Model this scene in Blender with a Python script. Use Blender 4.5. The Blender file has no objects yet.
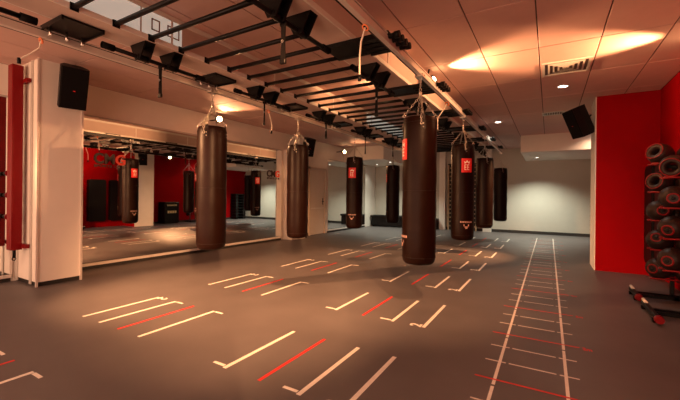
import bpy, math, random
from mathutils import Vector, Matrix, Euler
R = math.radians
random.seed(7)
C = bpy.context.scene.collection
sc = bpy.context.scene

# ------------------------------------------------------------------ camera, world, exposure
H = 1.22
cam_d = bpy.data.cameras.new('camera'); cam = bpy.data.objects.new('camera', cam_d); C.objects.link(cam)
sc.camera = cam
cam_d.sensor_width = 36.0; cam_d.sensor_fit = 'HORIZONTAL'
cam_d.lens = 36.0 * 355.6 / 680.0
cam_d.shift_y = -3.7 / 680.0
cam_d.clip_start = 0.02
cam.matrix_world = (Matrix.Translation((0, 0, H)) @ Matrix.Rotation(R(30.45), 4, 'Z')
                    @ Matrix.Rotation(R(90), 4, 'X') @ Matrix.Rotation(R(0.6), 4, 'Z'))
w = bpy.data.worlds.new('world'); sc.world = w; w.use_nodes = True
w.node_tree.nodes['Background'].inputs[0].default_value = (0.30, 0.16, 0.11, 1)
w.node_tree.nodes['Background'].inputs[1].default_value = 0.1
sc.view_settings.view_transform = 'Standard'; sc.view_settings.look = 'None'
sc.view_settings.gamma = 1.0; sc.view_settings.use_curve_mapping = False
sc.view_settings.exposure = 0.0

ORANGE = (1.0, 0.46, 0.20)
WARM = (1.0, 0.60, 0.38)
NEUT = (1.0, 0.90, 0.74)
COOL = (0.97, 1.0, 0.82)

def lamp(name, kind, loc, energy, color, target=None, size=0.05, angle=60, blend=1.0):
    d = bpy.data.lights.new(name, kind); d.energy = energy; d.color = color
    if kind in ('POINT', 'SPOT'): d.shadow_soft_size = size
    if kind == 'SPOT': d.spot_size = R(angle); d.spot_blend = blend
    o = bpy.data.objects.new(name, d); C.objects.link(o); o.location = loc
    if target is not None:
        o.rotation_euler = (Vector(target) - Vector(loc)).to_track_quat('-Z', 'Y').to_euler()
    return o

# warm wall floods (their housings are built below), position, target, power, cone
FLOODS = [
    ('wall', (-6.12, 5.24, 2.84), (-3.6, 4.4, 2.82), 230, 80),
    ('wall', (-6.12, 10.62, 2.76), (-1.5, 8.3, 1.9), 220, 75),
    ('right', (1.44, 5.08, 2.76), (-2.4, 4.80, 2.96), 620, 66),
    ('front', (0.55, -0.20, 2.80), (-3.9, 4.0, 0.0), 3400, 46),
    ('front', (0.75, 8.90, 2.78), (-2.0, 7.8, 0.1), 1300, 46),
    ('wall', (-6.12, -0.30, 2.80), (-3.1, 4.3, 0.0), 3600, 50),
    ('front', (-1.43, 4.80, 2.80), (1.5, 5.02, 3.02), 420, 84),
    ('front', (-1.98, 4.80, 2.84), (-3.3, 5.3, 2.96), 70, 90),
    ('front', (0.10, 1.90, 2.80), (-1.9, 4.6, 0.0), 420, 60),
    ('wall', (-6.12, -1.40, 2.10), (-3.6, 1.2, 2.97), 90, 130),  # added uplight, out of view, to raise the ambient on the ceiling
]
for i, (k, p, t, e, a) in enumerate(FLOODS):
    v = (Vector(t) - Vector(p)).normalized()
    lamp('flood_light_source', 'SPOT', Vector(p) + v * 0.13, e, ORANGE, t, 0.04, a, 0.8)
# ceiling downlights: (x, y, z, power, colour, cone)
DOWNS = [
    (0.171, 6.51, 2.97, 50, NEUT, 120), (-1.03, 8.90, 2.97, 50, NEUT, 120),
    (-0.34, 12.7, 2.50, 420, COOL, 125), (-5.05, 12.2, 2.50, 330, COOL, 125), (-5.9, 12.9, 2.50, 25, COOL, 120),
    (0.9, 2.4, 2.97, 40, WARM, 150), (-0.4, 0.2, 2.97, 60, WARM, 150),  # the warm downlights are added as soft fill, out of view
    (-4.9, 0.4, 2.97, 60, WARM, 150), (1.0, 10.8, 2.97, 60, WARM, 140),
]
for (x, y, z, e, col, a) in DOWNS:
    lamp('downlight_source', 'SPOT', (x, y, z - 0.035), e, col, (x, y, 0), 0.05, a, 0.9)
# added area fill behind the camera; the front wall is left open for it
front_fill = bpy.data.lights.new('front_fill_light', 'AREA'); front_fill.shape = 'RECTANGLE'; front_fill.size = 7.6; front_fill.size_y = 2.4
front_fill.energy = 340; front_fill.color = (1.0, 0.54, 0.34)
ho = bpy.data.objects.new('front_fill_light', front_fill); C.objects.link(ho); ho.location = (-2.44, -2.95, 1.35)
ho.rotation_euler = (R(90), 0, 0)

# ------------------------------------------------------------------ materials
def mat(name, col, rough=0.6, metal=0.0, spec=0.5, bump=0.0, bscale=40, var=0.0, vscale=6, emit=None, estr=0, coat=0):
    m = bpy.data.materials.new(name); m.use_nodes = True; nt = m.node_tree
    b = nt.nodes['Principled BSDF']
    b.inputs['Base Color'].default_value = (*col, 1); b.inputs['Roughness'].default_value = rough
    b.inputs['Metallic'].default_value = metal; b.inputs['Specular IOR Level'].default_value = spec
    b.inputs['Coat Weight'].default_value = coat
    tc = nt.nodes.new('ShaderNodeTexCoord')
    if var > 0:
        n = nt.nodes.new('ShaderNodeTexNoise'); n.inputs['Scale'].default_value = vscale; n.inputs['Detail'].default_value = 5
        r = nt.nodes.new('ShaderNodeValToRGB')
        r.color_ramp.elements[0].position = 0.3; r.color_ramp.elements[1].position = 0.7
        r.color_ramp.elements[0].color = (*[c * (1 - var) for c in col], 1)
        r.color_ramp.elements[1].color = (*[min(1, c * (1 + var)) for c in col], 1)
        nt.links.new(tc.outputs['Object'], n.inputs['Vector']); nt.links.new(n.outputs['Fac'], r.inputs['Fac'])
        nt.links.new(r.outputs['Color'], b.inputs['Base Color'])
    if bump > 0:
        n2 = nt.nodes.new('ShaderNodeTexNoise'); n2.inputs['Scale'].default_value = bscale; n2.inputs['Detail'].default_value = 4
        bp = nt.nodes.new('ShaderNodeBump'); bp.inputs['Strength'].default_value = bump; bp.inputs['Distance'].default_value = 0.01
        nt.links.new(tc.outputs['Object'], n2.inputs['Vector']); nt.links.new(n2.outputs['Fac'], bp.inputs['Height'])
        nt.links.new(bp.outputs['Normal'], b.inputs['Normal'])
    if emit:
        b.inputs['Emission Color'].default_value = (*emit, 1); b.inputs['Emission Strength'].default_value = estr
    return m
M = dict(
    floor=mat('rubber_floor', (0.118, 0.103, 0.102), 0.45, spec=0.35, bump=0.08, bscale=160, var=0.10, vscale=2.2),
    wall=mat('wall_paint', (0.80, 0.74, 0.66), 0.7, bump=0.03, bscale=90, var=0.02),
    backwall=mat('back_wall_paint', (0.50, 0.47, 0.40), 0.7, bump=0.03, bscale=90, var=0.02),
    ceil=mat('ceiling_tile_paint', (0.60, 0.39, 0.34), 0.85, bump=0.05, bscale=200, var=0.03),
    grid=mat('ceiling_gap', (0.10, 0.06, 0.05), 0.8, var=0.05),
    red=mat('red_paint', (0.29, 0.001, 0.003), 0.7, spec=0.05, bump=0.02, var=0.04, vscale=2),
    redsteel=mat('red_powder_coat', (0.19, 0.002, 0.004), 0.4, spec=0.25, var=0.05),
    redtape=mat('red_tape', (0.62, 0.025, 0.02), 0.6, var=0.06, vscale=20),
    whitetape=mat('white_tape', (0.80, 0.74, 0.66), 0.6, var=0.06, vscale=20),
    black=mat('black_steel', (0.004, 0.0035, 0.0035), 0.4, spec=0.18, bump=0.03, bscale=200, var=0.1),
    blackmatte=mat('black_fabric', (0.005, 0.004, 0.004), 0.8, spec=0.1, bump=0.1, bscale=300, var=0.1),
    pad=mat('black_vinyl_pad', (0.006, 0.004, 0.004), 0.5, spec=0.2, bump=0.06, bscale=60, var=0.1),
    base=mat('dark_skirting', (0.02, 0.018, 0.016), 0.6, var=0.1),
    leather=mat('brown_black_leather', (0.0085, 0.0024, 0.0013), 0.40, spec=0.10, bump=0.22, bscale=11, var=0.25, vscale=4),
    leathertop=mat('leather_top', (0.008, 0.003, 0.0025), 0.5, spec=0.2, bump=0.1, bscale=40, var=0.2),
    chrome=mat('chain_steel', (0.62, 0.56, 0.50), 0.28, metal=1.0, var=0.1),
    alu=mat('brushed_aluminium', (0.74, 0.68, 0.62), 0.42, metal=0.35, bump=0.02, var=0.05),
    alupaint=mat('pale_grey_paint', (0.50, 0.46, 0.41), 0.5, var=0.03),
    beam=mat('beam_paint', (0.60, 0.46, 0.40), 0.6, bump=0.02, var=0.04),
    edge=mat('beam_edge_strip', (0.78, 0.74, 0.68), 0.5, var=0.03),
    panel=mat('glare_white_panel', (0.86, 0.88, 0.82), 0.3, var=0.02, emit=(0.80, 0.86, 0.74), estr=0.30),  # faint emission paints in the glare reflected on plain panels
    sqr=mat('square_outline', (0.26, 0.09, 0.055), 0.6, var=0.05),
    mirror=mat('mirror_silver', (0.86, 0.86, 0.84), 0.015, metal=1.0),
    labelred=mat('red_label', (0.62, 0.01, 0.012), 0.45, var=0.04),
    labelwhite=mat('cream_print', (0.95, 0.90, 0.80), 0.55, var=0.04),
    printpink=mat('salmon_print', (0.38, 0.23, 0.20), 0.6, var=0.05),
    decal=mat('dark_decal', (0.035, 0.014, 0.012), 0.5, var=0.05),
    decalred=mat('red_decal', (0.85, 0.06, 0.03), 0.5, var=0.05),
    rungtape=mat('beige_tape', (0.66, 0.58, 0.52), 0.6, var=0.06, vscale=20),
    orange=mat('orange_strap', (0.75, 0.20, 0.06), 0.6, var=0.1),
    cream=mat('cream_cord', (0.72, 0.62, 0.50), 0.7, bump=0.1, bscale=200, var=0.1),
    ball=mat('brown_black_rubber', (0.018, 0.008, 0.006), 0.45, spec=0.25, bump=0.15, bscale=80, var=0.2, vscale=8),
    grey=mat('dark_grey_plastic', (0.010, 0.008, 0.008), 0.5, spec=0.2, var=0.1),
    gold=mat('gold_print', (0.75, 0.58, 0.28), 0.5, var=0.05),
    door=mat('door_paint', (0.62, 0.52, 0.43), 0.5, var=0.02),
    wood=mat('pale_wood', (0.50, 0.34, 0.20), 0.5, bump=0.05, bscale=30, var=0.12, vscale=10),
    lens=mat('flood_lens', (1, .8, .5), 0.3, emit=(1.0, 0.62, 0.28), estr=40),
    lens2=mat('downlight_lens', (1, 1, .9), 0.3, emit=(1.0, 0.93, 0.80), estr=14),
)

# ------------------------------------------------------------------ mesh building
class MB:
    def __init__(s): s.v = []; s.f = []; s.sm = []
    def add(s, vs, fs, smooth=False):
        n = len(s.v); s.v += [tuple(x) for x in vs]; s.f += [tuple(i + n for i in f) for f in fs]; s.sm += [smooth] * len(fs); return s
    def box(s, x0, x1, y0, y1, z0, z1, ch=0.0):
        if ch <= 0:
            vs = [(x, y, z) for z in (z0, z1) for y in (y0, y1) for x in (x0, x1)]
            return s.add(vs, [(0, 2, 3, 1), (4, 5, 7, 6), (0, 1, 5, 4), (2, 6, 7, 3), (0, 4, 6, 2), (1, 3, 7, 5)])
        # chamfered box: 24 verts
        ch = min(ch, (x1 - x0) / 2.01, (y1 - y0) / 2.01, (z1 - z0) / 2.01)
        vs = []; idx = {}
        for ix, X in enumerate((x0, x1)):
            for iy, Y in enumerate((y0, y1)):
                for iz, Z in enumerate((z0, z1)):
                    sx, sy, sz = (1, -1)[ix], (1, -1)[iy], (1, -1)[iz]
                    idx[ix, iy, iz, 0] = len(vs); vs.append((X, Y + sy * ch, Z + sz * ch))
                    idx[ix, iy, iz, 1] = len(vs); vs.append((X + sx * ch, Y, Z + sz * ch))
                    idx[ix, iy, iz, 2] = len(vs); vs.append((X + sx * ch, Y + sy * ch, Z))
        fs = []
        def q(*k): fs.append(tuple(idx[i] for i in k))
        for a in (0, 1):
            q((a, 0, 0, 0), (a, 1, 0, 0), (a, 1, 1, 0), (a, 0, 1, 0))
            q((0, a, 0, 1), (1, a, 0, 1), (1, a, 1, 1), (0, a, 1, 1))
            q((0, 0, a, 2), (1, 0, a, 2), (1, 1, a, 2), (0, 1, a, 2))
            for b in (0, 1):
                q((a, b, 0, 0), (a, b, 1, 0), (a, b, 1, 1), (a, b, 0, 1))
                q((a, 0, b, 0), (a, 1, b, 0), (a, 1, b, 2), (a, 0, b, 2))
                q((0, a, b, 1), (1, a, b, 1), (1, a, b, 2), (0, a, b, 2))
                for c in (0, 1): q((a, b, c, 0), (a, b, c, 1), (a, b, c, 2))
        return s.add(vs, fs)
    def tube(s, p, q, r, n=12, r2=None, caps=True, smooth=True):
        p = Vector(p); q = Vector(q); d = (q - p).normalized()
        a = d.orthogonal().normalized(); b = d.cross(a); r2 = r if r2 is None else r2
        vs = []
        for (c, rr) in ((p, r), (q, r2)):
            for i in range(n):
                t = 2 * math.pi * i / n; vs.append(c + (a * math.cos(t) + b * math.sin(t)) * rr)
        s.add(vs, [(i, (i + 1) % n, n + (i + 1) % n, n + i) for i in range(n)], smooth)
        if caps: s.add(vs, [tuple(range(n))[::-1], tuple(range(n, 2 * n))])
        return s
    def path(s, pts, r, n=8):
        pts = [Vector(p) for p in pts]; vs = []
        up = None
        for k, p in enumerate(pts):
            d = (pts[min(k + 1, len(pts) - 1)] - pts[max(k - 1, 0)]).normalized()
            a = d.orthogonal().normalized() if up is None else (up - d * up.dot(d)).normalized()
            up = a; b = d.cross(a)
            for i in range(n):
                t = 2 * math.pi * i / n; vs.append(p + (a * math.cos(t) + b * math.sin(t)) * r)
        fs = [(k * n + i, k * n + (i + 1) % n, (k + 1) * n + (i + 1) % n, (k + 1) * n + i) for k in range(len(pts) - 1) for i in range(n)]
        s.add(vs, fs, True); m = (len(pts) - 1) * n
        return s.add(vs, [tuple(range(n))[::-1], tuple(range(m, m + n))])
    def lathe(s, prof, c=(0, 0, 0), n=28, axis='z', cap0=True, cap1=True):
        vs = []
        for (r, z) in prof:
            for i in range(n):
                t = 2 * math.pi * i / n
                x, y = r * math.cos(t), r * math.sin(t)
                p = (x, y, z) if axis == 'z' else ((z, x, y) if axis == 'x' else (x, z, y))
                vs.append((c[0] + p[0], c[1] + p[1], c[2] + p[2]))
        m = len(prof)
        s.add(vs, [(k * n + i, k * n + (i + 1) % n, (k + 1) * n + (i + 1) % n, (k + 1) * n + i) for k in range(m - 1) for i in range(n)], True)
        caps = []
        if cap0: caps.append(tuple(range(n))[::-1])
        if cap1: caps.append(tuple(range((m - 1) * n, m * n)))
        if caps: s.add(vs, caps)
        return s
    def ball(s, c, r, n=14, m=9, sq=1.0):
        return s.lathe([(max(1e-4, r * math.sin(math.pi * k / m)), -r * sq * math.cos(math.pi * k / m)) for k in range(m + 1)], c, n, cap0=False, cap1=False)
    def torus(s, c, R1, r, nrm=(0, 0, 1), n=18, m=8, sx=1.0):
        nrm = Vector(nrm).normalized(); a = nrm.orthogonal().normalized(); b = nrm.cross(a); c = Vector(c); vs = []
        for i in range(n):
            t = 2 * math.pi * i / n; d = a * math.cos(t) * sx + b * math.sin(t)
            dn = d.normalized()
            for j in range(m):
                u = 2 * math.pi * j / m; vs.append(c + d * R1 + dn * r * math.cos(u) + nrm * r * math.sin(u))
        return s.add(vs, [(i * m + j, ((i + 1) % n) * m + j, ((i + 1) % n) * m + (j + 1) % m, i * m + (j + 1) % m) for i in range(n) for j in range(m)], True)
    def prism(s, poly, fn, t0, t1):
        n = len(poly); vs = [fn(a, b, t0) for a, b in poly] + [fn(a, b, t1) for a, b in poly]
        return s.add(vs, [tuple(range(n))[::-1], tuple(range(n, 2 * n))] + [(i, (i + 1) % n, n + (i + 1) % n, n + i) for i in range(n)])
    def chain(s, p, q, r=0.011, wire=0.003):
        p = Vector(p); q = Vector(q); L = (q - p).length; d = (q - p).normalized(); k = max(1, int(L / (r * 2.9)))
        a = d.orthogonal().normalized(); b = d.cross(a)
        for i in range(k):
            c = p + d * L * (i + .5) / k; nn = a if i % 2 else b; t = nn.cross(d)
            vs = []; n = 8; m = 4
            for ii in range(n):
                th = 2 * math.pi * ii / n; dd = d * math.cos(th) * r * 1.75 + t * math.sin(th) * r
                dn = dd.normalized()
                for j in range(m):
                    u = 2 * math.pi * j / m; vs.append(c + dd + dn * wire * math.cos(u) + nn * wire * math.sin(u))
            s.add(vs, [(ii * m + j, ((ii + 1) % n) * m + j, ((ii + 1) % n) * m + (j + 1) % m, ii * m + (j + 1) % m) for ii in range(n) for j in range(m)], True)
        return s
    def xf(s, mtx):
        s.v = [tuple(mtx @ Vector(v)) for v in s.v]; return s
    def mesh(s, name, m):
        me = bpy.data.meshes.new(name); me.from_pydata(s.v, [], s.f); me.polygons.foreach_set('use_smooth', s.sm)
        me.materials.append(m); me.update()
        import bmesh
        bm = bmesh.new(); bm.from_mesh(me); bmesh.ops.remove_doubles(bm, verts=bm.verts, dist=1e-6)
        bmesh.ops.recalc_face_normals(bm, faces=bm.faces); bm.to_mesh(me); bm.free()
        return me
    def build(s, name, m, parent=None, loc=None):
        o = bpy.data.objects.new(name, s.mesh(name, m)); C.objects.link(o)
        if parent is not None: o.parent = parent
        if loc: o.location = loc
        return o
def B(*a, **k): return MB().box(*a, **k)
def inst(name, me, parent=None, loc=(0, 0, 0), rot=(0, 0, 0), scl=None):
    o = bpy.data.objects.new(name, me); C.objects.link(o); o.parent = parent; o.location = loc; o.rotation_euler = rot
    if scl: o.scale = scl
    return o
def tag(o, label, cat, group=None):
    o['label'] = label; o['category'] = cat
    if group: o['group'] = group
    return o
def thing(name, label, cat, loc=(0, 0, 0), rot=(0, 0, 0), group=None):
    o = bpy.data.objects.new(name, None); C.objects.link(o); o.location = loc; o.rotation_euler = rot; o.empty_display_size = 0.1
    return tag(o, label, cat, group)
def struct(o): o['kind'] = 'structure'; return o
def copy_tree(o, parent=None):
    c = o.copy(); C.objects.link(c); c.parent = parent
    for ch in [x for x in C.objects if x.parent == o]: copy_tree(ch, c)
    return c
def text_mesh(body, size, m, bold=0.0, extrude=0.001):
    cu = bpy.data.curves.new('text', 'FONT'); cu.body = body; cu.size = size; cu.offset = bold; cu.extrude = extrude
    cu.align_x = 'LEFT'; cu.resolution_u = 3
    o = bpy.data.objects.new('tmp', cu); C.objects.link(o)
    dg = bpy.context.evaluated_depsgraph_get(); me = bpy.data.meshes.new_from_object(o.evaluated_get(dg))
    C.objects.unlink(o); bpy.data.objects.remove(o)
    me.materials.clear(); me.materials.append(m); me.name = 'lettering'
    xs = [v.co.x for v in me.vertices]
    return me, max(xs) - min(xs), min(xs)

# ------------------------------------------------------------------ room shell
XW, XR, YB, YF, ZC = -6.40, 1.52, 13.85, -3.0, 2.97
floor = struct(B(XW - 0.15, XR + 0.15, YF - 0.15, YB + 0.15, -0.12, 0.0).build('floor', M['floor']))
wl = struct(B(XW - 0.15, XW, YF, YB, 0, ZC).build('wall_left', M['wall']))
wr = struct(B(XR, XR + 0.15, YF, YB, 0, ZC).build('wall_right', M['red']))
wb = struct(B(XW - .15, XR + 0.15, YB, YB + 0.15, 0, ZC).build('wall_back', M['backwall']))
wf = struct(MB().box(XW - .15, XW + 0.15, YF - 0.15, YF, 0, ZC).box(XR - 0.12, XR + 0.15, YF - 0.15, YF, 0, ZC).box(XW + .15, XR - 0.12, YF - 0.15, YF, 2.72, ZC).build('wall_front', M['wall']))
# stub wall on the right: red face towards the camera, pale reveal beside it
XP = 0.68
stub = struct(B(XP + 0.008, XR, 7.46, 7.60, 0, ZC).build('wall_stub', M['red']))
reveal = struct(B(XP - 0.005, XP + 0.13, 7.468, 8.20, 0, ZC).build('wall_reveal', M['wall']))
B(XP + 0.13, XR, 7.601, 7.72, 0, ZC).build('stub_backing', M['wall'], reveal)
# piers on the mirror wall
p1 = struct(B(XW, -5.715, 1.985, 2.49, 0.06, ZC).build('wall_pier', M['wall']))
B(XW, -5.735, 2.00, 2.48, 0, 0.06).build('plinth', M['base'], p1)
for (px, py) in ((-5.715, 1.985), (-5.715, 2.49)):
    B(px - 0.012, px + 0.012, py - 0.012, py + 0.012, 0.0, ZC).build('corner_trim', M['alu'], p1)
B(-6.39, -6.30, 1.972, 1.984, 0.02, ZC).build('corner_trim', M['alupaint'], p1)
B(-5.92, -5.86, 1.972, 1.984, 0.02, ZC).build('corner_trim', M['alupaint'], p1)
p2 = struct(B(XW, -6.08, 7.78, 8.42, 0.0, 2.50).build('wall_pier', M['wall']))
B(-6.085, -6.065, 8.38, 8.43, 0, 0.12).build('plinth', M['base'], p2)
B(-6.09, -6.07, 7.77, 7.80, 0, 2.5).build('corner_trim', M['alupaint'], p2)
B(-6.09, -6.07, 8.40, 8.43, 0.12, 2.5).build('corner_trim', M['alupaint'], p2)
# skirtings
struct(B(-6.3, XR, YB - 0.015, YB, 0, 0.10).build('baseboard_back', M['base']))
struct(B(XW, XW + 0.012, 8.43, 8.95, 0, 0.08).build('baseboard_left', M['base']))
struct(B(XR - 0.012, XR, 8.4, YB - .02, 0, 0.08).build('baseboard_right', M['base']))
# bulkheads hanging at the far end
for x0, x1, lbl in ((XW, -4.86, 'l'), (-0.70, XR, 'r')):
    bk = struct(B(x0, x1, 11.15, YB, 2.50, ZC, ch=0.004).build('wall_bulkhead', M['wall']))
    B(x0 + 0.01, x1 + (0.0), 11.14, 11.15, 2.505, ZC).build('bulkhead_face', M['wall'], bk)
# ceiling: dark carrier with separate tiles
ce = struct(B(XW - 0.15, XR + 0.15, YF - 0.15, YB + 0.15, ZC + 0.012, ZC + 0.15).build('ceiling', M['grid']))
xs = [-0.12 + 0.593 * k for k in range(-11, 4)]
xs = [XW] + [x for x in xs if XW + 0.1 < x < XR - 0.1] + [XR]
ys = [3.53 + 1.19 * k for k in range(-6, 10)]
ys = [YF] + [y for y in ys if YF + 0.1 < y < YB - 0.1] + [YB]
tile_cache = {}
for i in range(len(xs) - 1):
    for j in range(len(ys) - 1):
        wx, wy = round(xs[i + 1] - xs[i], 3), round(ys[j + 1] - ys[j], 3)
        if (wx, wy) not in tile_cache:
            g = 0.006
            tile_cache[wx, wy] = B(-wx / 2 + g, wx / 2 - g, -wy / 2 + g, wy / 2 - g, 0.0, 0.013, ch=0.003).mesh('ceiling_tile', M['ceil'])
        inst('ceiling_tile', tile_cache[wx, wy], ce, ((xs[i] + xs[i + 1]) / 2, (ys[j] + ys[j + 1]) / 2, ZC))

# ------------------------------------------------------------------ mirrors
def wall_mirror(y0, y1, z0, z1, n, label):
    t = thing('wall_mirror', label, 'mirror', (XW, (y0 + y1) / 2, 0))
    wy = (y1 - y0) / n; a = -(y1 - y0) / 2
    me = B(0.006, 0.012, 0.0015, wy - 0.0015, z0 + 0.05, z1).mesh('mirror_pane', M['mirror'])
    for k in range(n): inst('mirror_pane', me, t, (0, a + k * wy, 0), (0, 0, R(-0.5)))
    B(0.0, 0.006, a, -a, 0.10, z1).build('backing', M['grey'], t)
    B(0.0, 0.05, a, -a, 0.055, 0.10, ch=0.004).build('bottom_rail', M['alu'], t)
    B(0.0, 0.012, a, -a, 0.0, 0.055).build('kick_strip', M['base'], t)
    B(0.0, 0.022, a, -a, z1, z1 + 0.025).build('top_rail', M['alupaint'], t)
    for yy in (a, -a): B(0.0, 0.022, yy - 0.014, yy + 0.014, 0.1, z1 + 0.02).build('side_rail', M['alu'], t)
    return t
m1 = wall_mirror(2.54, 7.66, 0.06, 2.46, 5, 'long wall mirror between the speaker pier and the second heavy bag')
m2 = wall_mirror(10.05, 12.85, 0.06, 2.44, 3, 'wall mirror beyond the pale door at the far left')
m3 = wall_mirror(-1.2, 1.93, 0.06, 2.52, 3, 'wall mirror behind the red steel post at the left edge')
def logo(y, parentm, z=1.705):
    t = thing('logo_decal', '', 'sign', (XW + 0.0225, y, 0))
    rot = (R(90), 0, R(90))
    m_, w_, x_ = text_mesh('CM', 0.235, M['decal'], 0.008)
    s_ = 0.325 / w_
    a = inst('letters', m_, t, (0, 0, z), rot, (s_, 1.0, 1))
    m2_, w2, x2 = text_mesh('G', 0.235, M['decalred'], 0.008)
    s2 = 0.165 / w2
    b = inst('letter', m2_, t, (0, 0.335, z), rot, (s2, 1, 1)); b['label'] = 'red letter G'
    m3_, w3, x3 = text_mesh('SPORTS', 0.062, M['decal'], 0.001)
    inst('small_letters', m3_, t, (0, 0.01, z - 0.065), rot, (0.275 / w3, 1, 1))
    m4_, w4, x4 = text_mesh('CLUB', 0.062, M['decal'], 0.001)
    inst('small_letters', m4_, t, (0, 0.315, z - 0.065), rot, (0.18 / w4, 1, 1))
    return t
l1 = logo(2.945, m1, 1.725); tag(l1, 'CMG Sports Club lettering stuck on the mirror nearest the speaker pier', 'sign')
l2 = logo(7.06, m1, 1.725); tag(l2, 'CMG Sports Club lettering at the far end of the long mirror', 'sign')

# ------------------------------------------------------------------ door
d1 = struct(B(XW, XW + 0.03, 9.02, 9.82, 0.01, 2.05, ch=0.004).build('door_1', M['door']))
B(XW, XW + 0.06, 8.95, 9.015, 0, 2.12).build('door_frame', M['door'], d1)
B(XW, XW + 0.06, 9.825, 9.89, 0, 2.12).build('door_frame', M['door'], d1)
B(XW, XW + 0.06, 8.95, 9.89, 2.055, 2.12).build('door_frame', M['door'], d1)
B(XW + 0.03, XW + 0.034, 9.04, 9.80, 0.82, 0.85).build('push_strip', M['alu'], d1)
hd = B(XW + 0.03, XW + 0.036, 9.70, 9.74, 0.94, 1.16, ch=0.002).build('handle_plate', M['grey'], d1)
MB().tube((XW + 0.034, 9.72, 1.05), (XW + 0.08, 9.72, 1.05), 0.010).tube((XW + 0.08, 9.73, 1.05), (XW + 0.08, 9.60, 1.05), 0.010).build('handle', M['grey'], hd)

# ------------------------------------------------------------------ floor markings
LW = 0.032
line_me = {}
for key, m_ in (('w', M['whitetape']), ('r', M['redtape'])):
    line_me[key] = B(-LW / 2 * (0.8 if key == 'r' else 1), LW / 2 * (0.8 if key == 'r' else 1), 0, 0.80, 0.0002, 0.002).mesh('tape_line', m_)
num = {}
for ch_ in '12':
    me, w_, x_ = text_mesh(ch_, 0.15, M['whitetape'], 0.005, 0.0008); num[ch_] = me
Y0 = 1.755; PITCH = 1.517
for k in range(-1, 7):
    y = Y0 + PITCH * k
    for x, c_, n_ in ((-3.975, 'w', '2'), (-3.665, 'w', '1'), (-3.345, 'r', None), (-3.02, 'w', '1')):
        o = inst('tape_line', line_me[c_], floor, (x, y, 0))
        if c_ == 'r': o['label'] = 'red tape line'
        if n_: inst('tape_number', num[n_], floor, (x + 0.03, y + 0.83, 0.0012), (0, 0, R(-90)))
    for x, c_, n_ in ((-1.965, 'w', '1'), (-1.638, 'r', None), (-1.315, 'w', '1'), (-1.003, 'w', '2')):
        if k < 0: continue
        o = inst('tape_line', line_me[c_], floor, (x, y, 0))
        if c_ == 'r': o['label'] = 'red tape line'
        if n_: inst('tape_number', num[n_], floor, (x - 0.03, y - 0.01, 0.0012), (0, 0, R(90)))
# agility ladder: two rails of tape in segments, rungs, red rungs every third
seg = B(-0.010, 0.010, 0, 0.887, 0.0002, 0.002).mesh('ladder_rail_tape', M['whitetape'])
rungw = MB().box(-0.145, -0.05 + 0.0, -0.006, 0.006, 0.0002, 0.002).mesh('tick', M['whitetape'])
tick_l = B(-0.405, -0.265, -0.006, 0.006, 0.0002, 0.0018).mesh('ladder_tick_tape', M['rungtape'])
tick_m = B(-0.245, 0.055, -0.006, 0.006, 0.0002, 0.0018).mesh('ladder_rung_tape', M['rungtape'])
tick_r = B(0.075, 0.190, -0.006, 0.006, 0.0002, 0.0018).mesh('ladder_tick_tape', M['rungtape'])
rung_r = B(-0.430, 0.225, -0.008, 0.008, 0.0021, 0.003).mesh('ladder_rung_tape', M['redtape'])
yr = 1.675
for k in range(12):
    y = yr + 0.915 * k
    inst('ladder_rail_tape', seg, floor, (-0.305, y - 0.07, 0)); inst('ladder_rail_tape', seg, floor, (0.112, y - 0.11, 0))
    if k > 0 or True:
        o = inst('ladder_rung_tape', rung_r, floor, (0.0, y, 0)); o['label'] = 'red tape rung'
        me, w_, x_ = text_mesh(str(k) + 'm', 0.075, M['redtape'], 0.002, 0.0008)
        o = inst('tape_number', me, floor, (0.245, y - 0.03, 0.0012), (0, 0, 0), (0.7, 1, 1)); o['label'] = 'red tape number'
    for q in (1, 2):
        yy = y + 0.305 * q
        for me in (tick_l, tick_m, tick_r): inst(me.name.split('.')[0], me, floor, (0, yy, 0))

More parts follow.
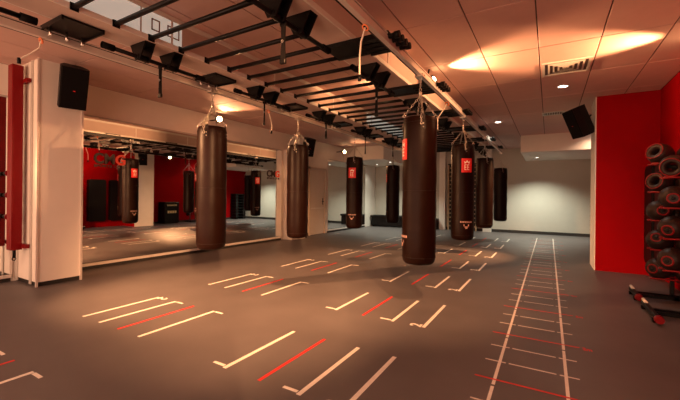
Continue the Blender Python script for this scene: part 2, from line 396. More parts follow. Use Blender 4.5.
# ------------------------------------------------------------------ overhead rig
rig = thing('monkey_bar_rig', 'long overhead monkey bar rig with black rungs between two ceiling beams', 'gym rig', (-2.54, 5.4, 2.65))
def rp(o):
    o.location = Vector(o.location) - Vector(rig.location); return o
BL = (-3.53, -3.20); BR = (-1.88, -1.55); ZB = 2.65; YS, YE = -0.9, 11.6
for (x0, x1), inner in ((BL, 1), (BR, -1)):
    bm_ = rp(B(x0 + 0.012, x1 - 0.012, YS, YE, ZB, ZC - 0.002).build('side_beam', M['beam'], rig))
    for xa in (x0, x1 - 0.014):
        B(xa, xa + 0.014, YS, YE, ZB, ZB + 0.045).build('edge_strip', M['edge'], bm_)
        B(xa, xa + 0.014, YS, YE, ZC - 0.05, ZC - 0.004).build('edge_strip', M['edge'], bm_)
    for k in range(9):
        yy = YS + 0.02 + k * 1.517
        B(x0 + 0.002, x1 - 0.002, yy, yy + 0.02, ZB + 0.045, ZC - 0.05).build('seam_plate', M['edge'], bm_)
    if inner == 1:
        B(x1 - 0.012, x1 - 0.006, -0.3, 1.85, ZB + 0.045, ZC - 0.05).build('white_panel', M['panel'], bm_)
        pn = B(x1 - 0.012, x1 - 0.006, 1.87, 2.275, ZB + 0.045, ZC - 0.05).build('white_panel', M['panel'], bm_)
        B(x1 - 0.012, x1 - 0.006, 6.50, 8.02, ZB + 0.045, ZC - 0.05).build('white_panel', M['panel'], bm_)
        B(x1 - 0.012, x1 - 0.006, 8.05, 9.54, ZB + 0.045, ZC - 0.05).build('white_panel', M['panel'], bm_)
        # two outlined squares printed on the panel: sub-level joined in the beam's part
        for ya, yw in ((1.955, 0.085), (2.115, 0.13)):
            sq = MB(); xa = x1 - 0.006; t_ = 0.012; yb = ya + yw; za, zb = ZB + 0.105, ZB + 0.215
            sq.box(xa, xa + 0.003, ya, yb, za, za + t_).box(xa, xa + 0.003, ya, yb, zb - t_, zb)
            sq.box(xa, xa + 0.003, ya, ya + t_, za, zb).box(xa, xa + 0.003, yb - t_, yb, za, zb)
            sq.build('square_outline', M['sqr'], bm_)
rung_me = MB().tube((BL[1] - 0.02, 0, 0), (BR[0] + 0.02, 0, 0), 0.021, 12).box(BL[1], BL[1] + 0.008, -0.03, 0.03, -0.03, 0.03).mesh('rung', M['black'])
for k in range(-5, 33):
    rp(inst('rung', rung_me, rig, (0, 1.33 + 0.311 * k, ZB + 0.02)))
# pull-up bars with triangle brackets
def pull_bar(x, y0, y1, outer):
    p = MB().tube((x, y0, 2.52), (x, y1, 2.52), 0.019, 12).build('pull_up_bar', M['black'], rig); rp(p)
    for a, b in ((y0, y0 + 0.10), (y1 - 0.10, y1)):
        MB().tube((x, a, 2.52), (x, b, 2.52), 0.029, 12).build('grip_sleeve', M['blackmatte'], p)
    n = (y1 - y0)
    for yy in (y0 + n * 0.34, y0 + n * 0.62):
        tr = MB().prism([(-0.125, ZB - 0.001), (0.125, ZB - 0.001), (0.04, 2.495), (-0.04, 2.495)], lambda a, b, t: (x + a, yy + t, b), -0.05, -0.042)
        tr.prism([(-0.125, ZB - 0.001), (0.125, ZB - 0.001), (0.04, 2.495), (-0.04, 2.495)], lambda a, b, t: (x + a, yy + t, b), 0.042, 0.05)
        tr.box(x - 0.125, x + 0.125, yy - 0.05, yy + 0.05, ZB - 0.009, ZB - 0.001)
        tr.tube((x, yy - 0.06, 2.52), (x, yy + 0.06, 2.52), 0.030, 12)
        tr.build('triangle_bracket', M['black'], p)
XPL, XPR = (BL[0] + BL[1]) / 2, (BR[0] + BR[1]) / 2
for k in range(-1, 7):
    y0 = 1.61 + PITCH * k
    pull_bar(XPL, y0, y0 + 1.06, -1); pull_bar(XPR, y0, y0 + 1.08, 1)
# cross brackets: plate and four tubes joining beam and rail
def cross(xa, xb, y):
    # xa beam side, xb rail side
    s_ = 1 if xb > xa else -1; x0, x1 = min(xa, xb), max(xa, xb)
    m_ = MB().box(x0, x1, y - 0.15, y + 0.15, 2.628, 2.645)
    m_.box(x0, x1, y - 0.16, y - 0.145, 2.612, 2.648).box(x0, x1, y + 0.145, y + 0.16, 2.612, 2.648)
    cb = rp(m_.build('cross_bracket', M['black'], rig))
    if s_ > 0:
        for q in range(4):
            yy = y - 0.135 + 0.09 * q
            t_ = MB().tube((xb - 0.30, yy, 2.605), (xb + 0.09, yy, 2.605), 0.022, 10)
            t_.tube((xb + 0.05, yy, 2.605), (xb + 0.095, yy, 2.605), 0.030, 10)
            t_.build('cross_tube', M['black'], cb)
    for q in range(3):
        yy = y - 0.12 + 0.12 * q
        if s_ > 0: continue
        MB().tube((xb - s_ * 0.13, yy, 2.628), (xb - s_ * 0.13, yy, 2.556), 0.010, 8).tube((xb - s_ * 0.10, yy, 2.565), (xb - s_ * 0.17, yy, 2.565), 0.008, 8).build('bolt', M['chrome'], cb)
for k in range(-1, 7):
    yy = 1.47 + PITCH * k
    cross(-3.36, -3.80, yy); cross(-1.88, -1.20, yy)

# ------------------------------------------------------------------ bag rails
XRL, XRR = -3.76, -1.235
def bag_rail(x, y0, y1, label, lit):
    t = thing('bag_rail', label, 'rail', (x, (y0 + y1) / 2, 2.55))
    L = (y1 - y0) / 2
    B(-0.030, -0.014, -L, L, 0.0, 0.058).build('bottom_flange', M['black'], t)
    B(-0.014, 0.030, -L, L, 0.0, 0.058).build('web', M['alu'], t)
    B(-0.022, 0.022, -L, L, 0.058, 0.068).build('shadow_gap', M['black'], t)
    B(-0.032, 0.032, -L, L, 0.068, 0.080).build('top_flange', M['alu'], t)
    for yy in (-L, L): B(-0.034, 0.034, yy - 0.01, yy + 0.01, -0.002, 0.082).build('end_stop', M['alupaint'], t)
    return t
bag_rail(XRL, -0.9, 11.45, 'aluminium ceiling rail carrying the row of bags along the mirror side', 1)
bag_rail(XRR, -0.9, 11.75, 'aluminium ceiling rail carrying the row of bags nearest the floor ladder', 1)

# ------------------------------------------------------------------ heavy bags
RB = 0.183
def make_bag(label, tagang, zb, top=2.10):
    t = thing('heavy_bag', label, 'punching bag', (0, 0, zb))
    h = top - zb
    prof = [(0.02, 0.0), (0.09, 0.002), (0.145, 0.014), (0.170, 0.038), (RB - 0.003, 0.085), (RB, 0.20)]
    for q in range(1, 12): prof.append((RB + 0.0025 * math.sin(q * 1.9), 0.20 + (h - 0.38) * q / 12))
    prof += [(RB, h - 0.16), (RB - 0.002, h - 0.06), (0.172, h - 0.028), (0.160, h - 0.01), (0.10, h), (0.02, h + 0.002)]
    MB().lathe(prof, n=40).build('bag_body', M['leather'], t)
    for zz in (0.09, 0.30, h * 0.5, h - 0.30, h - 0.075):
        MB().torus((0, 0, zz), RB - 0.001, 0.0028, n=40, m=6).build('seam', M['leathertop'], t)
    zs = h + 0.22
    for q in range(4):
        a = q * math.pi / 2 + 0.5
        ca, sa = math.cos(a), math.sin(a)
        ps = MB()
        ps.prism([(-0.022, h - 0.16), (0.022, h - 0.16), (0.018, h + 0.005), (-0.018, h + 0.005)],
                 lambda u_, z_, d_: (ca * (RB + 0.001 + d_ - (0.018 if z_ > h - 0.1 else 0)) - sa * u_, sa * (RB + 0.001 + d_ - (0.018 if z_ > h - 0.1 else 0)) + ca * u_, z_), 0, 0.006)
        strap = ps.build('strap', M['leathertop'], t)
        rv = MB()
        for zz in (h - 0.14, h - 0.10): rv.ball((ca * (RB + 0.007), sa * (RB + 0.007), zz), 0.007, 8, 6)
        rv.torus((ca * (RB - 0.01), sa * (RB - 0.01), h + 0.012), 0.016, 0.003, (-sa, ca, 0), 12, 6)
        rv.build('rivet', M['chrome'], strap)
        MB().chain((ca * (RB - 0.012), sa * (RB - 0.012), h + 0.02), (ca * 0.012, sa * 0.012, zs), 0.010, 0.0033).build('chain', M['chrome'], t)
    sw = MB().torus((0, 0, zs + 0.005), 0.022, 0.005, (1, 0, 0)).lathe([(0.010, zs + 0.02), (0.016, zs + 0.03), (0.016, zs + 0.055), (0.010, zs + 0.065)], n=12)
    sw.build('swivel', M['chrome'], t)
    MB().chain((0, 0, zs + 0.06), (0, 0, 2.52 - zb), 0.013, 0.004).build('chain', M['chrome'], t)
    MB().chain((0.03, -0.03, zs), (0.075, -RB - 0.006, h - 0.02), 0.010, 0.003).chain((0.075, -RB - 0.008, h - 0.02), (0.078, -RB - 0.010, h - 0.12), 0.010, 0.003).build('loose_chain', M['chrome'], t)
    tr = MB().box(-0.045, 0.045, -0.06, 0.06, 2.532 - zb, 2.549 - zb, ch=0.003)
    for yy in (-0.035, 0.035):
        for xx in (-0.0375, 0.0375): tr.tube((xx - 0.006, yy, 2.562 - zb), (xx + 0.006, yy, 2.562 - zb), 0.016, 12)
    tr.torus((0, 0, 2.522 - zb), 0.014, 0.004, (0, 1, 0), 12, 6)
    tr.build('trolley', M['chrome'], t)
    if tagang is not None:
        def curved(a0, poly, z0, r, th=0.002):
            mb = MB(); mb.prism(poly, lambda u_, z_, d_: ((r + d_) * math.cos(a0 + u_ / r), (r + d_) * math.sin(a0 + u_ / r), z0 + z_), 0, th); return mb
        def patch(u0, u1, z0, z1, r, a0, n=5, th=0.002):
            mb = MB()
            for q in range(n):
                ua, ub = u0 + (u1 - u0) * q / n, u0 + (u1 - u0) * (q + 1) / n
                mb.prism([(ua, z0), (ub, z0), (ub, z1), (ua, z1)], lambda u_, z_, d_: ((r + d_) * math.cos(a0 + u_ / r), (r + d_) * math.sin(a0 + u_ / r), z_), 0, th)
            return mb
        r = RB + 0.003
        a0 = tagang
        zt = h - 0.25
        lab = patch(-0.085, 0.085, zt - 0.225, zt, r, a0, 8).build('label_patch', M['labelred'], t); lab['label'] = 'red label patch with cream crown'
        r2 = r + 0.0022
        cr = curved(a0, [(-0.038, -0.085), (0.038, -0.085), (0.046, -0.040), (0.022, -0.062), (0.0, -0.025), (-0.022, -0.062), (-0.046, -0.040)], zt, r2, 0.0012)
        for sx in (-1, 1):   # letter-like blocks below the crown
            x_ = sx * 0.022
            for (a_, b_, c_, d_) in ((-0.017, -0.009, -0.185, -0.10), (-0.009, 0.014, -0.110, -0.10), (-0.009, 0.012, -0.147, -0.137), (-0.009, 0.014, -0.185, -0.175)):
                cr.v, cr.f, cr.sm = cr.v, cr.f, cr.sm
                cr.prism([(x_ + a_, c_), (x_ + b_, c_), (x_ + b_, d_), (x_ + a_, d_)], lambda u_, z_, dd: ((r2 + dd) * math.cos(a0 + u_ / r2), (r2 + dd) * math.sin(a0 + u_ / r2), zt + z_), 0, 0.0012)
        cr.build('crown_print', M['labelwhite'], lab)
        pr = MB()
        zz = 0.30
        xx = -0.095
        ws = [0.016, 0.012, 0.016, 0.014, 0.010, 0.016, 0.012, 0.014, 0.012]
        for q, w_ in enumerate(ws):
            pr.prism([(xx, zz), (xx + w_, zz), (xx + w_, zz + 0.026), (xx, zz + 0.026)], lambda u_, z_, dd: ((r + dd) * math.cos(a0 + u_ / r), (r + dd) * math.sin(a0 + u_ / r), z_), 0, 0.0012)
            xx += w_ + 0.0085
        for (u0, u1, z0, z1) in ((-0.045, 0.045, -0.055, -0.025), (-0.028, 0.028, -0.075, -0.058), (-0.016, 0.016, -0.095, -0.078)):
            pr.prism([(u0, zz + z0), (u1, zz + z0), (u1, zz + z1), (u0, zz + z1)], lambda u_, z_, dd: ((r + dd) * math.cos(a0 + u_ / r), (r + dd) * math.sin(a0 + u_ / r), z_), 0, 0.0012)
        pr.build('lower_print', M['printpink'], t)
    return t
def cam_ang(x, y, off):   # direction from bag to camera plus an offset in degrees (positive = turns to the picture's right)
    return math.atan2(-y, -x) + R(off)
BAGS = [
    (XRL, 3.12, 0.515, 185, 0, 'large brown heavy bag in front of the long mirror, nearest on the left'),
    (XRL, 4.94, 0.490, 178, 0, 'dark heavy bag hanging beside the pale pier at the mirror end'),
    (XRL, 7.03, 0.505, -18, 0, 'heavy bag with red crown label hanging in front of the far left mirror'),
    (XRL, 9.30, 0.49, 205, 0, 'smallest farthest heavy bag on the mirror side, above the black bench'),
    (XRR, 3.825, 0.480, -72, 0, 'largest black heavy bag hanging in the middle of the room'),
    (XRR, 6.10, 0.515, 20, 0, 'heavy bag with red crown label facing front, right of the largest black bag'),
    (XRR, 8.40, 0.550, None, 0, 'black heavy bag hanging directly behind the front red labelled bag'),
    (XRR, 11.40, 0.535, None, 0, 'last and smallest heavy bag of the right hand rail'),
]
for i, (x, y, zb, ta, _, lb) in enumerate(BAGS):
    t = make_bag(lb, None if ta is None else (R(ta) if ta > 100 else cam_ang(x, y, ta)), zb)
    t.location = (x, y, zb); t['group'] = 'heavy bags hanging from the ceiling rails'
    t.rotation_euler = (0, 0, 0)

# ------------------------------------------------------------------ straps and cords
def strap(x, y, ztop, zbot, label, m=None, w_=0.02, g=None):
    m = m or M['blackmatte']
    t = thing('suspension_strap', label, 'strap', (x, y, ztop), group=g)
    L = ztop - zbot
    MB().prism([(-w_, 0), (w_, 0), (w_ * 0.8, -L * 0.5), (w_ * 1.1, -L + 0.03), (-w_ * 1.1, -L + 0.03), (-w_ * 0.7, -L * 0.5)], lambda a, b, d: (a, d, b), -0.006, 0.006).build('webbing', m, t)
    MB().torus((0, 0, -0.0), 0.026, 0.008, (0, 1, 0), 16, 6).build('loop', m, t)
    bk = MB().box(-w_ * 1.3, w_ * 1.3, -0.012, 0.012, -L, -L + 0.035, ch=0.004).build('buckle', M['black'], t)
    MB().torus((0, -0.012, -L * 0.45), 0.010, 0.003, (0, 1, 0), 10, 5).build('ring', M['chrome'], t)
    return t
strap(XPL, 2.15, 2.50, 2.19, 'black strap hanging from the first mirror side pull-up bar')
strap(XPR, 2.06, 2.50, 2.20, 'black strap hanging from the nearest right hand pull-up bar')
strap(XPL, 3.66, 2.50, 2.18, 'black strap hanging from the second mirror side pull-up bar', w_=0.011)
strap(XPR, 3.72, 2.50, 2.14, 'black strap hanging left of the largest black bag', w_=0.017)
strap(XPL, 5.22, 2.50, 2.22, 'black strap hanging beside the far wall speaker', w_=0.017)
strap(XPL, 6.76, 2.50, 2.12, 'thin black strap hanging right of the red labelled far left bag', w_=0.010)
strap(XPL, 8.30, 2.50, 2.22, 'short black strap on the farthest visible mirror side bar', w_=0.012)
def cord(pts, label, m, end=None):
    t = thing('carabiner_cord', label, 'cord', pts[0])
    o = Vector(pts[0])
    pp = [Vector(p) - o for p in pts]
    q = []
    for i in range(len(pp) - 1):
        for k in range(4): q.append(pp[i].lerp(pp[i + 1], k / 4))
    q.append(pp[-1])
    MB().path(q, 0.007, 6).build('cord', m, t)
    MB().torus((0, 0, 0.0), 0.028, 0.007, (0, 1, 0.2), 14, 6, 0.6).build('carabiner', M['orange'] if m is M['cream'] else M['chrome'], t)
    e = pp[-1]
    MB().tube(e + Vector((0, 0, 0.012)), e - Vector((0, 0, 0.035)), 0.014, 8).build('cord_end', M['black'], t)
    return t
cord([(XRR, 2.46, 2.525), (XRR - 0.03, 2.45, 2.42), (XRR - 0.04, 2.45, 2.32), (XRR - 0.04, 2.45, 2.15)], 'pale cord hanging from a metal hook on the right hand rail', M['cream'])
cord([(XRR, 5.02, 2.525), (XRR - 0.07, 5.02, 2.42), (XRR - 0.13, 5.02, 2.34), (XRR - 0.13, 5.02, 2.16)], 'orange lit hook cord on the rail between the two front bags', M['cream'])
cord([(XRL, 4.18, 2.525), (XRL + 0.02, 4.22, 2.40), (XRL + 0.03, 4.23, 2.30), (XRL + 0.02, 4.23, 2.22)], 'short white cord hanging from the rail between the first two mirror side bags', M['cream'])
cord([(XRL, 1.32, 2.525), (XRL - 0.00, 1.31, 2.46), (XRL - 0.03, 1.26, 2.40), (XRL - 0.08, 1.20, 2.34)], 'cream cord with orange hook at the near end of the mirror side rail', M['cream'])

# ------------------------------------------------------------------ speakers
def speaker(loc, rot, label, w_=0.30, h=0.50, d=0.27, arm=(0, 0.2, 0.05)):
    t = thing('wall_speaker', label, 'speaker', loc, rot)
    mb = MB().prism([(-w_ / 2, -d * 0.4), (w_ / 2, -d * 0.4), (w_ / 2, d * 0.05), (w_ * 0.3, d * 0.6), (-w_ * 0.3, d * 0.6), (-w_ / 2, d * 0.05)], lambda a, b, t_: (a, b, t_), -h / 2, h / 2)
    mb.build('cabinet', M['grey'], t)
    gr = B(-w_ / 2 + 0.008, w_ / 2 - 0.008, -d * 0.4 - 0.016, -d * 0.4, -h / 2 + 0.008, h / 2 - 0.008, ch=0.006).build('grille', M['blackmatte'], t)
    B(-0.012, 0.012, -d * 0.4 - 0.019, -d * 0.4 - 0.016, -h * 0.05 - 0.006, -h * 0.05 + 0.006).build('badge', M['labelred'], gr)
    a = Vector(arm)
    br = MB().tube((0, d * 0.5, 0), a, 0.014, 8)
    br.build('wall_arm', M['black'], t)
    return t
def aim(yaw, pitch, roll=0): return (Matrix.Rotation(R(yaw), 4, 'Z') @ Matrix.Rotation(R(pitch), 4, 'X') @ Matrix.Rotation(R(roll), 4, 'Y')).to_euler()
# front faces local -Y
speaker((-5.50, 2.28, 2.64), aim(76, 24), 'black speaker on the near pale pier at upper left', arm=(0.03, 0.20, -0.02), h=0.54)
speaker((-5.88, 8.20, 2.60), aim(66, 18), 'black speaker high on the pale pier beyond the second mirror side bag', arm=(0.0, 0.30, 0))
speaker((0.44, 7.62, 2.585), aim(-60, 24), 'black speaker hanging by the red wall at the right', 0.30, 0.52, arm=(0.0, 0.26, 0.03))

# ------------------------------------------------------------------ lamps
def flood(p, t_, label, k):
    v = (Vector(t_) - Vector(p)).normalized()
    t = thing('flood_lamp', label, 'lamp', p, v.to_track_quat('-Z', 'Y').to_euler())
    MB().lathe([(0.035, 0.10), (0.055, 0.07), (0.060, 0.0), (0.075, -0.05), (0.075, -0.062), (0.060, -0.062), (0.055, -0.03)], n=20, cap1=False).build('housing', M['black'], t)
    MB().lathe([(0.056, -0.050), (0.052, -0.072), (0.036, -0.088), (0.001, -0.094)], n=20).build('lens', M['lens'], t)
    inv = v.to_track_quat('-Z', 'Y').to_matrix().inverted()
    e = inv @ (Vector((0, 0, ZC - p[2])) if k == 'front' else Vector(((XW if k == 'wall' else XR) - p[0], 0, 0)))
    br = MB().tube((0, 0, 0.04), e, 0.012, 8); br.build('bracket', M['black'], t)
    return t
FL = ['orange glowing flood lamp on the mirror wall above the nearest bag', 'orange glowing flood lamp on the far left wall beside the red labelled bag',
      'orange flood lamp grazing the ceiling from the right wall', 'orange flood lamp hung from the ceiling above the camera', 'orange flood lamp in the alcove behind the red stub wall',
      'orange flood lamp on the left wall before the red post', 'small flood lamp tucked above the right hand bag rail', 'small flood lamp inside the bar rig near the right beam',
      'small flood lamp hung from the ceiling between ladder and rail, near end', 'added ambient uplighter on the left wall behind the camera']
for (k, p, t_, e, a), lb in zip(FLOODS, FL): flood(p, t_, lb, k)
DL = ['round ceiling downlight just below the square air vent', 'round ceiling downlight near the far end of the right rail', 'recessed downlight under the right bulkhead',
      'recessed downlight under the left bulkhead nearest the farthest bag', 'recessed downlight under the left bulkhead beside the mirror', 'added fill downlight over the ball rack side, near right', 'added fill downlight overhead near the camera',
      'added fill downlight near the red post', 'added fill downlight in the alcove behind the red wall']
for (x, y, z, e, col, a), lb in zip(DOWNS, DL):
    t = thing('downlight', lb, 'lamp', (x, y, z))
    MB().lathe([(0.085, 0.0), (0.085, -0.008), (0.066, -0.012), (0.062, -0.002)], n=24, cap0=False, cap1=False).build('trim_ring', M['alupaint'], t)
    MB().lathe([(0.063, -0.003), (0.03, -0.006), (0.001, -0.006)], n=24).build('lens', M['lens2'], t)

# ------------------------------------------------------------------ air vent
vt = thing('air_vent', 'square slatted air vent in the ceiling beside the downlight', 'vent', (0.175, 5.58, ZC))
fr = MB()
for q in range(4):
    pass
fr.box(-0.27, 0.27, -0.27, -0.24, -0.012, 0.0).box(-0.27, 0.27, 0.24, 0.27, -0.012, 0.0).box(-0.27, -0.24, -0.24, 0.24, -0.012, 0).box(0.24, 0.27, -0.24, 0.24, -0.012, 0)
fr.build('frame', M['alupaint'], vt)
B(-0.24, 0.24, -0.24, 0.24, -0.002, 0.0).build('backing', M['grid'], vt)
for q in range(4):
    r0 = 0.205 - 0.055 * q
    for sgn in range(4):
        a = R(90 * sgn)
        mb = MB().prism([(-r0, 0), (r0, 0), (r0 - 0.022, 1), (-r0 + 0.022, 1)], lambda u_, k_, d_: (u_, r0 - 0.022 * k_, -0.004 - 0.008 * k_ - d_), 0, 0.002)
        mb.xf(Matrix.Rotation(a, 4, 'Z')).build('slat', M['alupaint'], vt)

v2 = thing('air_vent', 'small narrow air vent in the ceiling left of the hanging speaker', 'vent', (0.06, 8.50, ZC))
for (a_, b_, c_, d_) in ((-0.20, 0.20, -0.15, -0.12), (-0.20, 0.20, 0.12, 0.15), (-0.20, -0.17, -0.12, 0.12), (0.17, 0.20, -0.12, 0.12)):
    B(a_, b_, c_, d_, -0.012, 0.0).build('frame', M['alupaint'], v2)
B(-0.17, 0.17, -0.12, 0.12, -0.002, 0.0).build('backing', M['grid'], v2)
for q in range(8): B(-0.155 + 0.043 * q, -0.143 + 0.043 * q, -0.12, 0.12, -0.010, -0.003).build('slat', M['alupaint'], v2)

# ------------------------------------------------------------------ wall pads on the right wall
def wall_pad(y0, y1, label, x=XR, sgn=-1):
    t = thing('wall_pad', label, 'pad', (x, (y0 + y1) / 2, 0.22), group=None)
    hw = (y1 - y0) / 2; h = 1.52; r = 0.07
    poly = []
    for (cx, cz, a0) in ((hw - r, r, -90), (hw - r, h - r, 0), (-hw + r, h - r, 90), (-hw + r, r, 180)):
        for k in range(5):
            a = R(a0 + 22.5 * k); poly.append((cx + r * math.cos(a), cz + r * math.sin(a)))
    MB().prism(poly, lambda a, b, t_: (sgn * t_, a, b), 0.05, 0.19).build('pad_body', M['pad'], t)
    MB().prism([(a * 0.93, (b - h / 2) * 0.96 + h / 2) for a, b in poly], lambda a, b, t_: (sgn * t_, a, b), 0.19, 0.20).build('pad_face', M['pad'], t)
    MB().box(sgn * 0.05 if sgn < 0 else 0, 0 if sgn < 0 else 0.05, -hw * 0.7, hw * 0.7, 0.25, 0.32).box(sgn * 0.05 if sgn < 0 else 0, 0 if sgn < 0 else 0.05, -hw * 0.7, hw * 0.7, h - 0.32, h - 0.25).build('mount', M['black'], t)
    return t
wall_pad(6.20, 6.78, 'black rounded wall pad on the right wall, behind the ball rack')
wall_pad(6.92, 7.42, 'black rounded wall pad in the corner by the red stub wall')

# ------------------------------------------------------------------ ball rack
ball_tmpl = None
def ball_item(kind, loc, rot, label, s_=1.0):
    t = thing('medicine_ball', label, 'ball', loc, rot, 'balls on the rack by the right wall')
    r = 0.135 * s_
    if kind == 0:   # ball with ringed disc ends
        b_ = MB().lathe([(0.06 * s_, -r * 0.93), (0.10 * s_, -r * 0.72), (0.128 * s_, -r * 0.36), (r, 0), (0.128 * s_, r * 0.36), (0.10 * s_, r * 0.72), (0.06 * s_, r * 0.93)], n=22)
        b = b_.build('ball_body', M['ball'], t)
        for sg in (-1, 1):
            MB().torus((0, 0, sg * r * 0.90), 0.052 * s_, 0.011 * s_, (0, 0, 1), 20, 6).build('red_ring', M['redsteel'], b)
            MB().lathe([(0.022 * s_, sg * r * 0.92), (0.020 * s_, sg * r * 1.0), (0.001, sg * r * 1.0)], n=12).build('hub', M['grey'], b)
    else:           # ball with two grip openings
        b = MB().lathe([(0.055 * s_, -r * 0.75), (0.09 * s_, -r * 0.80), (0.120 * s_, -r * 0.5), (r, 0), (0.120 * s_, r * 0.5), (0.09 * s_, r * 0.80), (0.055 * s_, r * 0.75), (0.045 * s_, r * 0.3), (0.045 * s_, -r * 0.3), (0.055 * s_, -r * 0.75)], n=22, cap0=False, cap1=False).build('ball_body', M['ball'], t)
        MB().tube((-0.05 * s_, 0, 0), (0.05 * s_, 0, 0), 0.017 * s_, 10).build('grip', M['grey'], b)
        MB().torus((0, 0, r * 0.80), 0.098 * s_, 0.006 * s_, (0, 0, 1), 20, 6).build('red_ring', M['redsteel'], b)
    return t
BT = []
def ball_tower(x, y, zs, fx, fy0, fy1, label):
    t = thing('ball_tower', label, 'rack', (x, y, 0)); BT.append((x, y, zs))
    top = max(zs) + 0.10
    B(0.13, 0.17, 0.125, 0.165, 0.07, top, ch=0.004).build('post', M['grey'], t)
    B(0.30, 0.34, 0.125, 0.165, 0.07, top, ch=0.004).build('post', M['grey'], t)
    for z in zs:
        for dy in (-0.085, 0.085):
            MB().tube((-0.10, dy, z), (0.34, dy, z), 0.010, 8).build('shelf_rod', M['redsteel'], t)
        B(0.14, 0.16, -0.09, 0.126, z - 0.022, z - 0.010).build('shelf_arm', M['black'], t)
        B(0.31, 0.33, -0.09, 0.126, z - 0.022, z - 0.010).build('shelf_arm', M['black'], t)
    f0, f1 = fy0 - y, fy1 - y; X = fx - x; fm = (f0 + f1) / 2
    B(X - 0.022, X + 0.022, f0 + 0.05, f1, 0.035, 0.085, ch=0.006).build('foot_bar', M['grey'], t)
    MB().lathe([(0.034, f0), (0.040, f0 + 0.02), (0.040, f0 + 0.06), (0.034, f0 + 0.075)], (X, 0, 0.058), 14, axis='y').build('end_cap', M['redsteel'], t)
    for q in (-0.07, 0.05):
        B(X + 0.022, 0.34, fm + q, fm + q + 0.035, 0.035, 0.07).build('base_tube', M['black'], t)
    B(0.30, 0.34, fm - 0.07, 0.165, 0.035, 0.07).build('base_tube', M['black'], t)
    B(0.13, 0.17, fm - 0.07, 0.165, 0.035, 0.07).build('base_tube', M['black'], t)
    for q in (f0 + 0.12, f1 - 0.10):
        B(X - 0.03, X + 0.03, q, q + 0.05, 0.0, 0.036).build('rubber_foot', M['blackmatte'], t)
    B(0.30, 0.34, 0.10, 0.15, 0.0, 0.036).build('rubber_foot', M['blackmatte'], t)
    MB().tube((X, f1 - 0.14, 0.086), (X, f1, 0.092), 0.018, 8).build('grip_tape', M['cream'], t)
    return t
ball_tower(1.15, 5.64, [0.28, 0.62, 0.97, 1.31, 1.65], 0.93, 5.40, 5.93, 'black stand with short red rods holding balls, nearest the stub wall')
ball_tower(1.16, 5.14, [0.46, 0.80, 1.13, 1.46], 0.93, 4.50, 5.22, 'black stand with short red rods holding balls, cut by the right picture edge')
tier_n = ['lowest', 'second', 'third', 'fourth', 'topmost']
for bi, (bx, by, zs) in enumerate(BT):
    for ti, z in enumerate(zs):
        for ci in (0, 1):
            kind = 1 if (ti, ci) in ((4, 0), (4, 1), (3, 0), (2, 1)) and (bi == 0 or ti == 3) else 0
            s_ = (0.94 if ci == 0 else 0.78) + 0.03 * random.random(); rr = 0.135 * s_
            yaw = random.uniform(-50, 5)
            # disc axis mostly towards the room, tipped a little
            rot = (Matrix.Rotation(R(yaw), 4, 'Z') @ Matrix.Rotation(R(90 + random.uniform(-22, 12)), 4, 'X') @ Matrix.Rotation(R(random.uniform(0, 180)), 4, 'Z')).to_euler()
            dz = math.sqrt((rr + 0.010) ** 2 - 0.085 ** 2)
            ball_item(kind, (bx + (0.0 if ci == 0 else 0.236), by, z + dz + 0.006), rot,
                      'brown-black rubber ball, %s side of the %s rods on the %s stand' % ('room' if ci == 0 else 'wall', tier_n[ti], 'farther' if bi == 0 else 'nearer'), s_)

# ------------------------------------------------------------------ red steel post at the left
ps = thing('punch_post', 'tall red steel post with hooks fixed beside the near pier', 'gym post', (-6.08, 1.87, 0))
B(-0.07, 0.07, -0.06, 0.06, 0.47, 2.90, ch=0.006).build('post', M['redsteel'], ps)
for zz in (0.52, 2.70):
    B(-0.03, 0.20, 0.05, 0.094, zz - 0.025, zz + 0.025).build('wall_bracket', M['redsteel'], ps)
for zz in (1.48, 1.19, 0.90):
    ar = MB().tube((-0.06, -0.02, zz), (-0.18, -0.02, zz), 0.024, 10).tube((-0.11, -0.02, zz), (-0.13, -0.02, zz), 0.045, 12).build('hook_arm', M['redsteel'], ps)
    MB().tube((-0.18, -0.02, zz), (-0.26, -0.02, zz), 0.028, 10).build('grip', M['black'], ar)
MB().tube((0.0, 0, 0.50), (0.0, 0, 0.36), 0.018, 10).torus((0, 0, 0.35), 0.02, 0.006, (1, 0, 0), 12, 6).build('lower_hook', M['black'], ps)
MB().tube((0, 0, 2.86), (0, 0, 2.90), 0.05, 10).build('top_cap', M['black'], ps)

# ------------------------------------------------------------------ far end: wall bars, posts, bench
sb = thing('wall_bars', 'ladder-like wall bars against the back wall behind the bags', 'wall bars', (-2.80, YB, 0))
for x in (-0.50, 0.0, 0.50):
    B(x - 0.02, x + 0.02, -0.14, -0.015, 0.0, 2.45).build('upright', M['wood'], sb)
for q in range(15):
    MB().tube((-0.50, -0.10, 0.16 + 0.155 * q), (0.50, -0.10, 0.16 + 0.155 * q), 0.02, 8).build('bar', M['wood'], sb)
B(-0.55, 0.55, -0.012, -0.016 + 0.001, 0.12, 2.5).build('backing_board', M['black'], sb)
struct(B(-3.62, -3.40, YB - 0.22, YB, 0, ZC).build('wall_column', M['wall']))
struct(B(-2.05, -1.78, YB - 0.22, YB, 0, ZC).build('wall_column', M['wall']))
bn = thing('storage_bench', 'low black bench against the back wall at the far left corner', 'bench', (-5.70, YB - 0.30, 0))
B(-0.66, 0.80, -0.26, 0.26, 0.38, 0.46, ch=0.015).build('seat', M['pad'], bn)
B(-0.62, 0.76, -0.22, 0.24, 0.04, 0.38).build('body', M['black'], bn)
for x in (-0.58, 0.70): B(x, x + 0.05, -0.22, 0.22, 0, 0.04).build('foot', M['grey'], bn)
sbx = thing('storage_box', 'small black box standing left of the far pale column', 'box', (-3.80, YB - 0.25, 0))
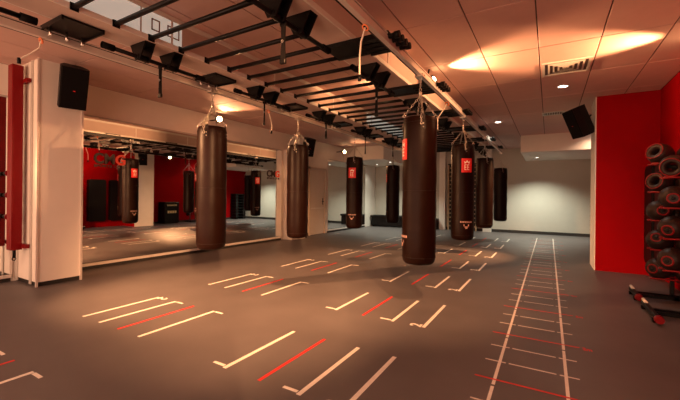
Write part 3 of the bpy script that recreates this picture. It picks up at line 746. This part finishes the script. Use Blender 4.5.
B(-0.14, 0.14, -0.2, 0.2, 0, 0.36, ch=0.01).build('body', M['black'], sbx); B(-0.15, 0.15, -0.21, 0.21, 0.36, 0.40, ch=0.008).build('lid', M['pad'], sbx)

# ------------------------------------------------------------------ alcove things, seen in the mirror
cr = thing('supply_crate', 'black cabinet with gold print, in the alcove, seen in the mirror', 'cabinet', (1.22, 9.20, 0))
B(-0.22, 0.24, -0.33, 0.33, 0.03, 0.90, ch=0.01).build('body', M['black'], cr)
B(-0.18, 0.20, -0.30, 0.30, 0.0, 0.03).build('plinth', M['grey'], cr)
pr = MB()
for k in range(9): pr.box(-0.223, -0.22, -0.22 + 0.05 * k, -0.19 + 0.05 * k, 0.74, 0.80)
for k in range(4): pr.box(-0.223, -0.22, -0.20 + 0.105 * k, -0.12 + 0.105 * k, 0.44, 0.54)
pr.build('print', M['gold'], cr)
tw = thing('dumbbell_tower', 'black vertical dumbbell stand in the alcove, seen in the mirror', 'rack', (1.2, 10.35, 0))
B(-0.22, 0.22, -0.24, 0.24, 0, 0.06, ch=0.01).build('base', M['black'], tw)
for yy in (-0.14, 0.14): MB().tube((0, yy, 0.06), (0, yy, 1.55), 0.022, 10).build('upright', M['chrome'], tw)
for q in range(5):
    zz = 0.35 + 0.27 * q
    d_ = MB().tube((0, -0.20, zz), (0, 0.20, zz), 0.016, 8)
    for yy in (-0.24, 0.24): d_.tube((0, yy - 0.045, zz), (0, yy + 0.045, zz), 0.065 if q in (0, 1, 4) else 0.045, 12)
    d_.build('holder', M['black'], tw)
for k in range(9):
    t = thing('step_platform', 'black aerobic step in the alcove stack seen in the mirror, %s from the floor' % ['first', 'second', 'third', 'fourth', 'fifth', 'sixth', 'seventh', 'eighth', 'ninth'][k], 'step', (1.30, 13.15, 0.145 * k), group='stacked steps in the alcove')
    B(-0.20, 0.20, -0.36, 0.36, 0.095, 0.135, ch=0.012).build('platform', M['grey'], t)
    B(-0.18, 0.18, -0.33, -0.18, 0.0 if k == 0 else -0.009, 0.095).build('foot', M['black'], t)
    B(-0.18, 0.18, 0.18, 0.33, 0.0 if k == 0 else -0.009, 0.095).build('foot', M['black'], t)
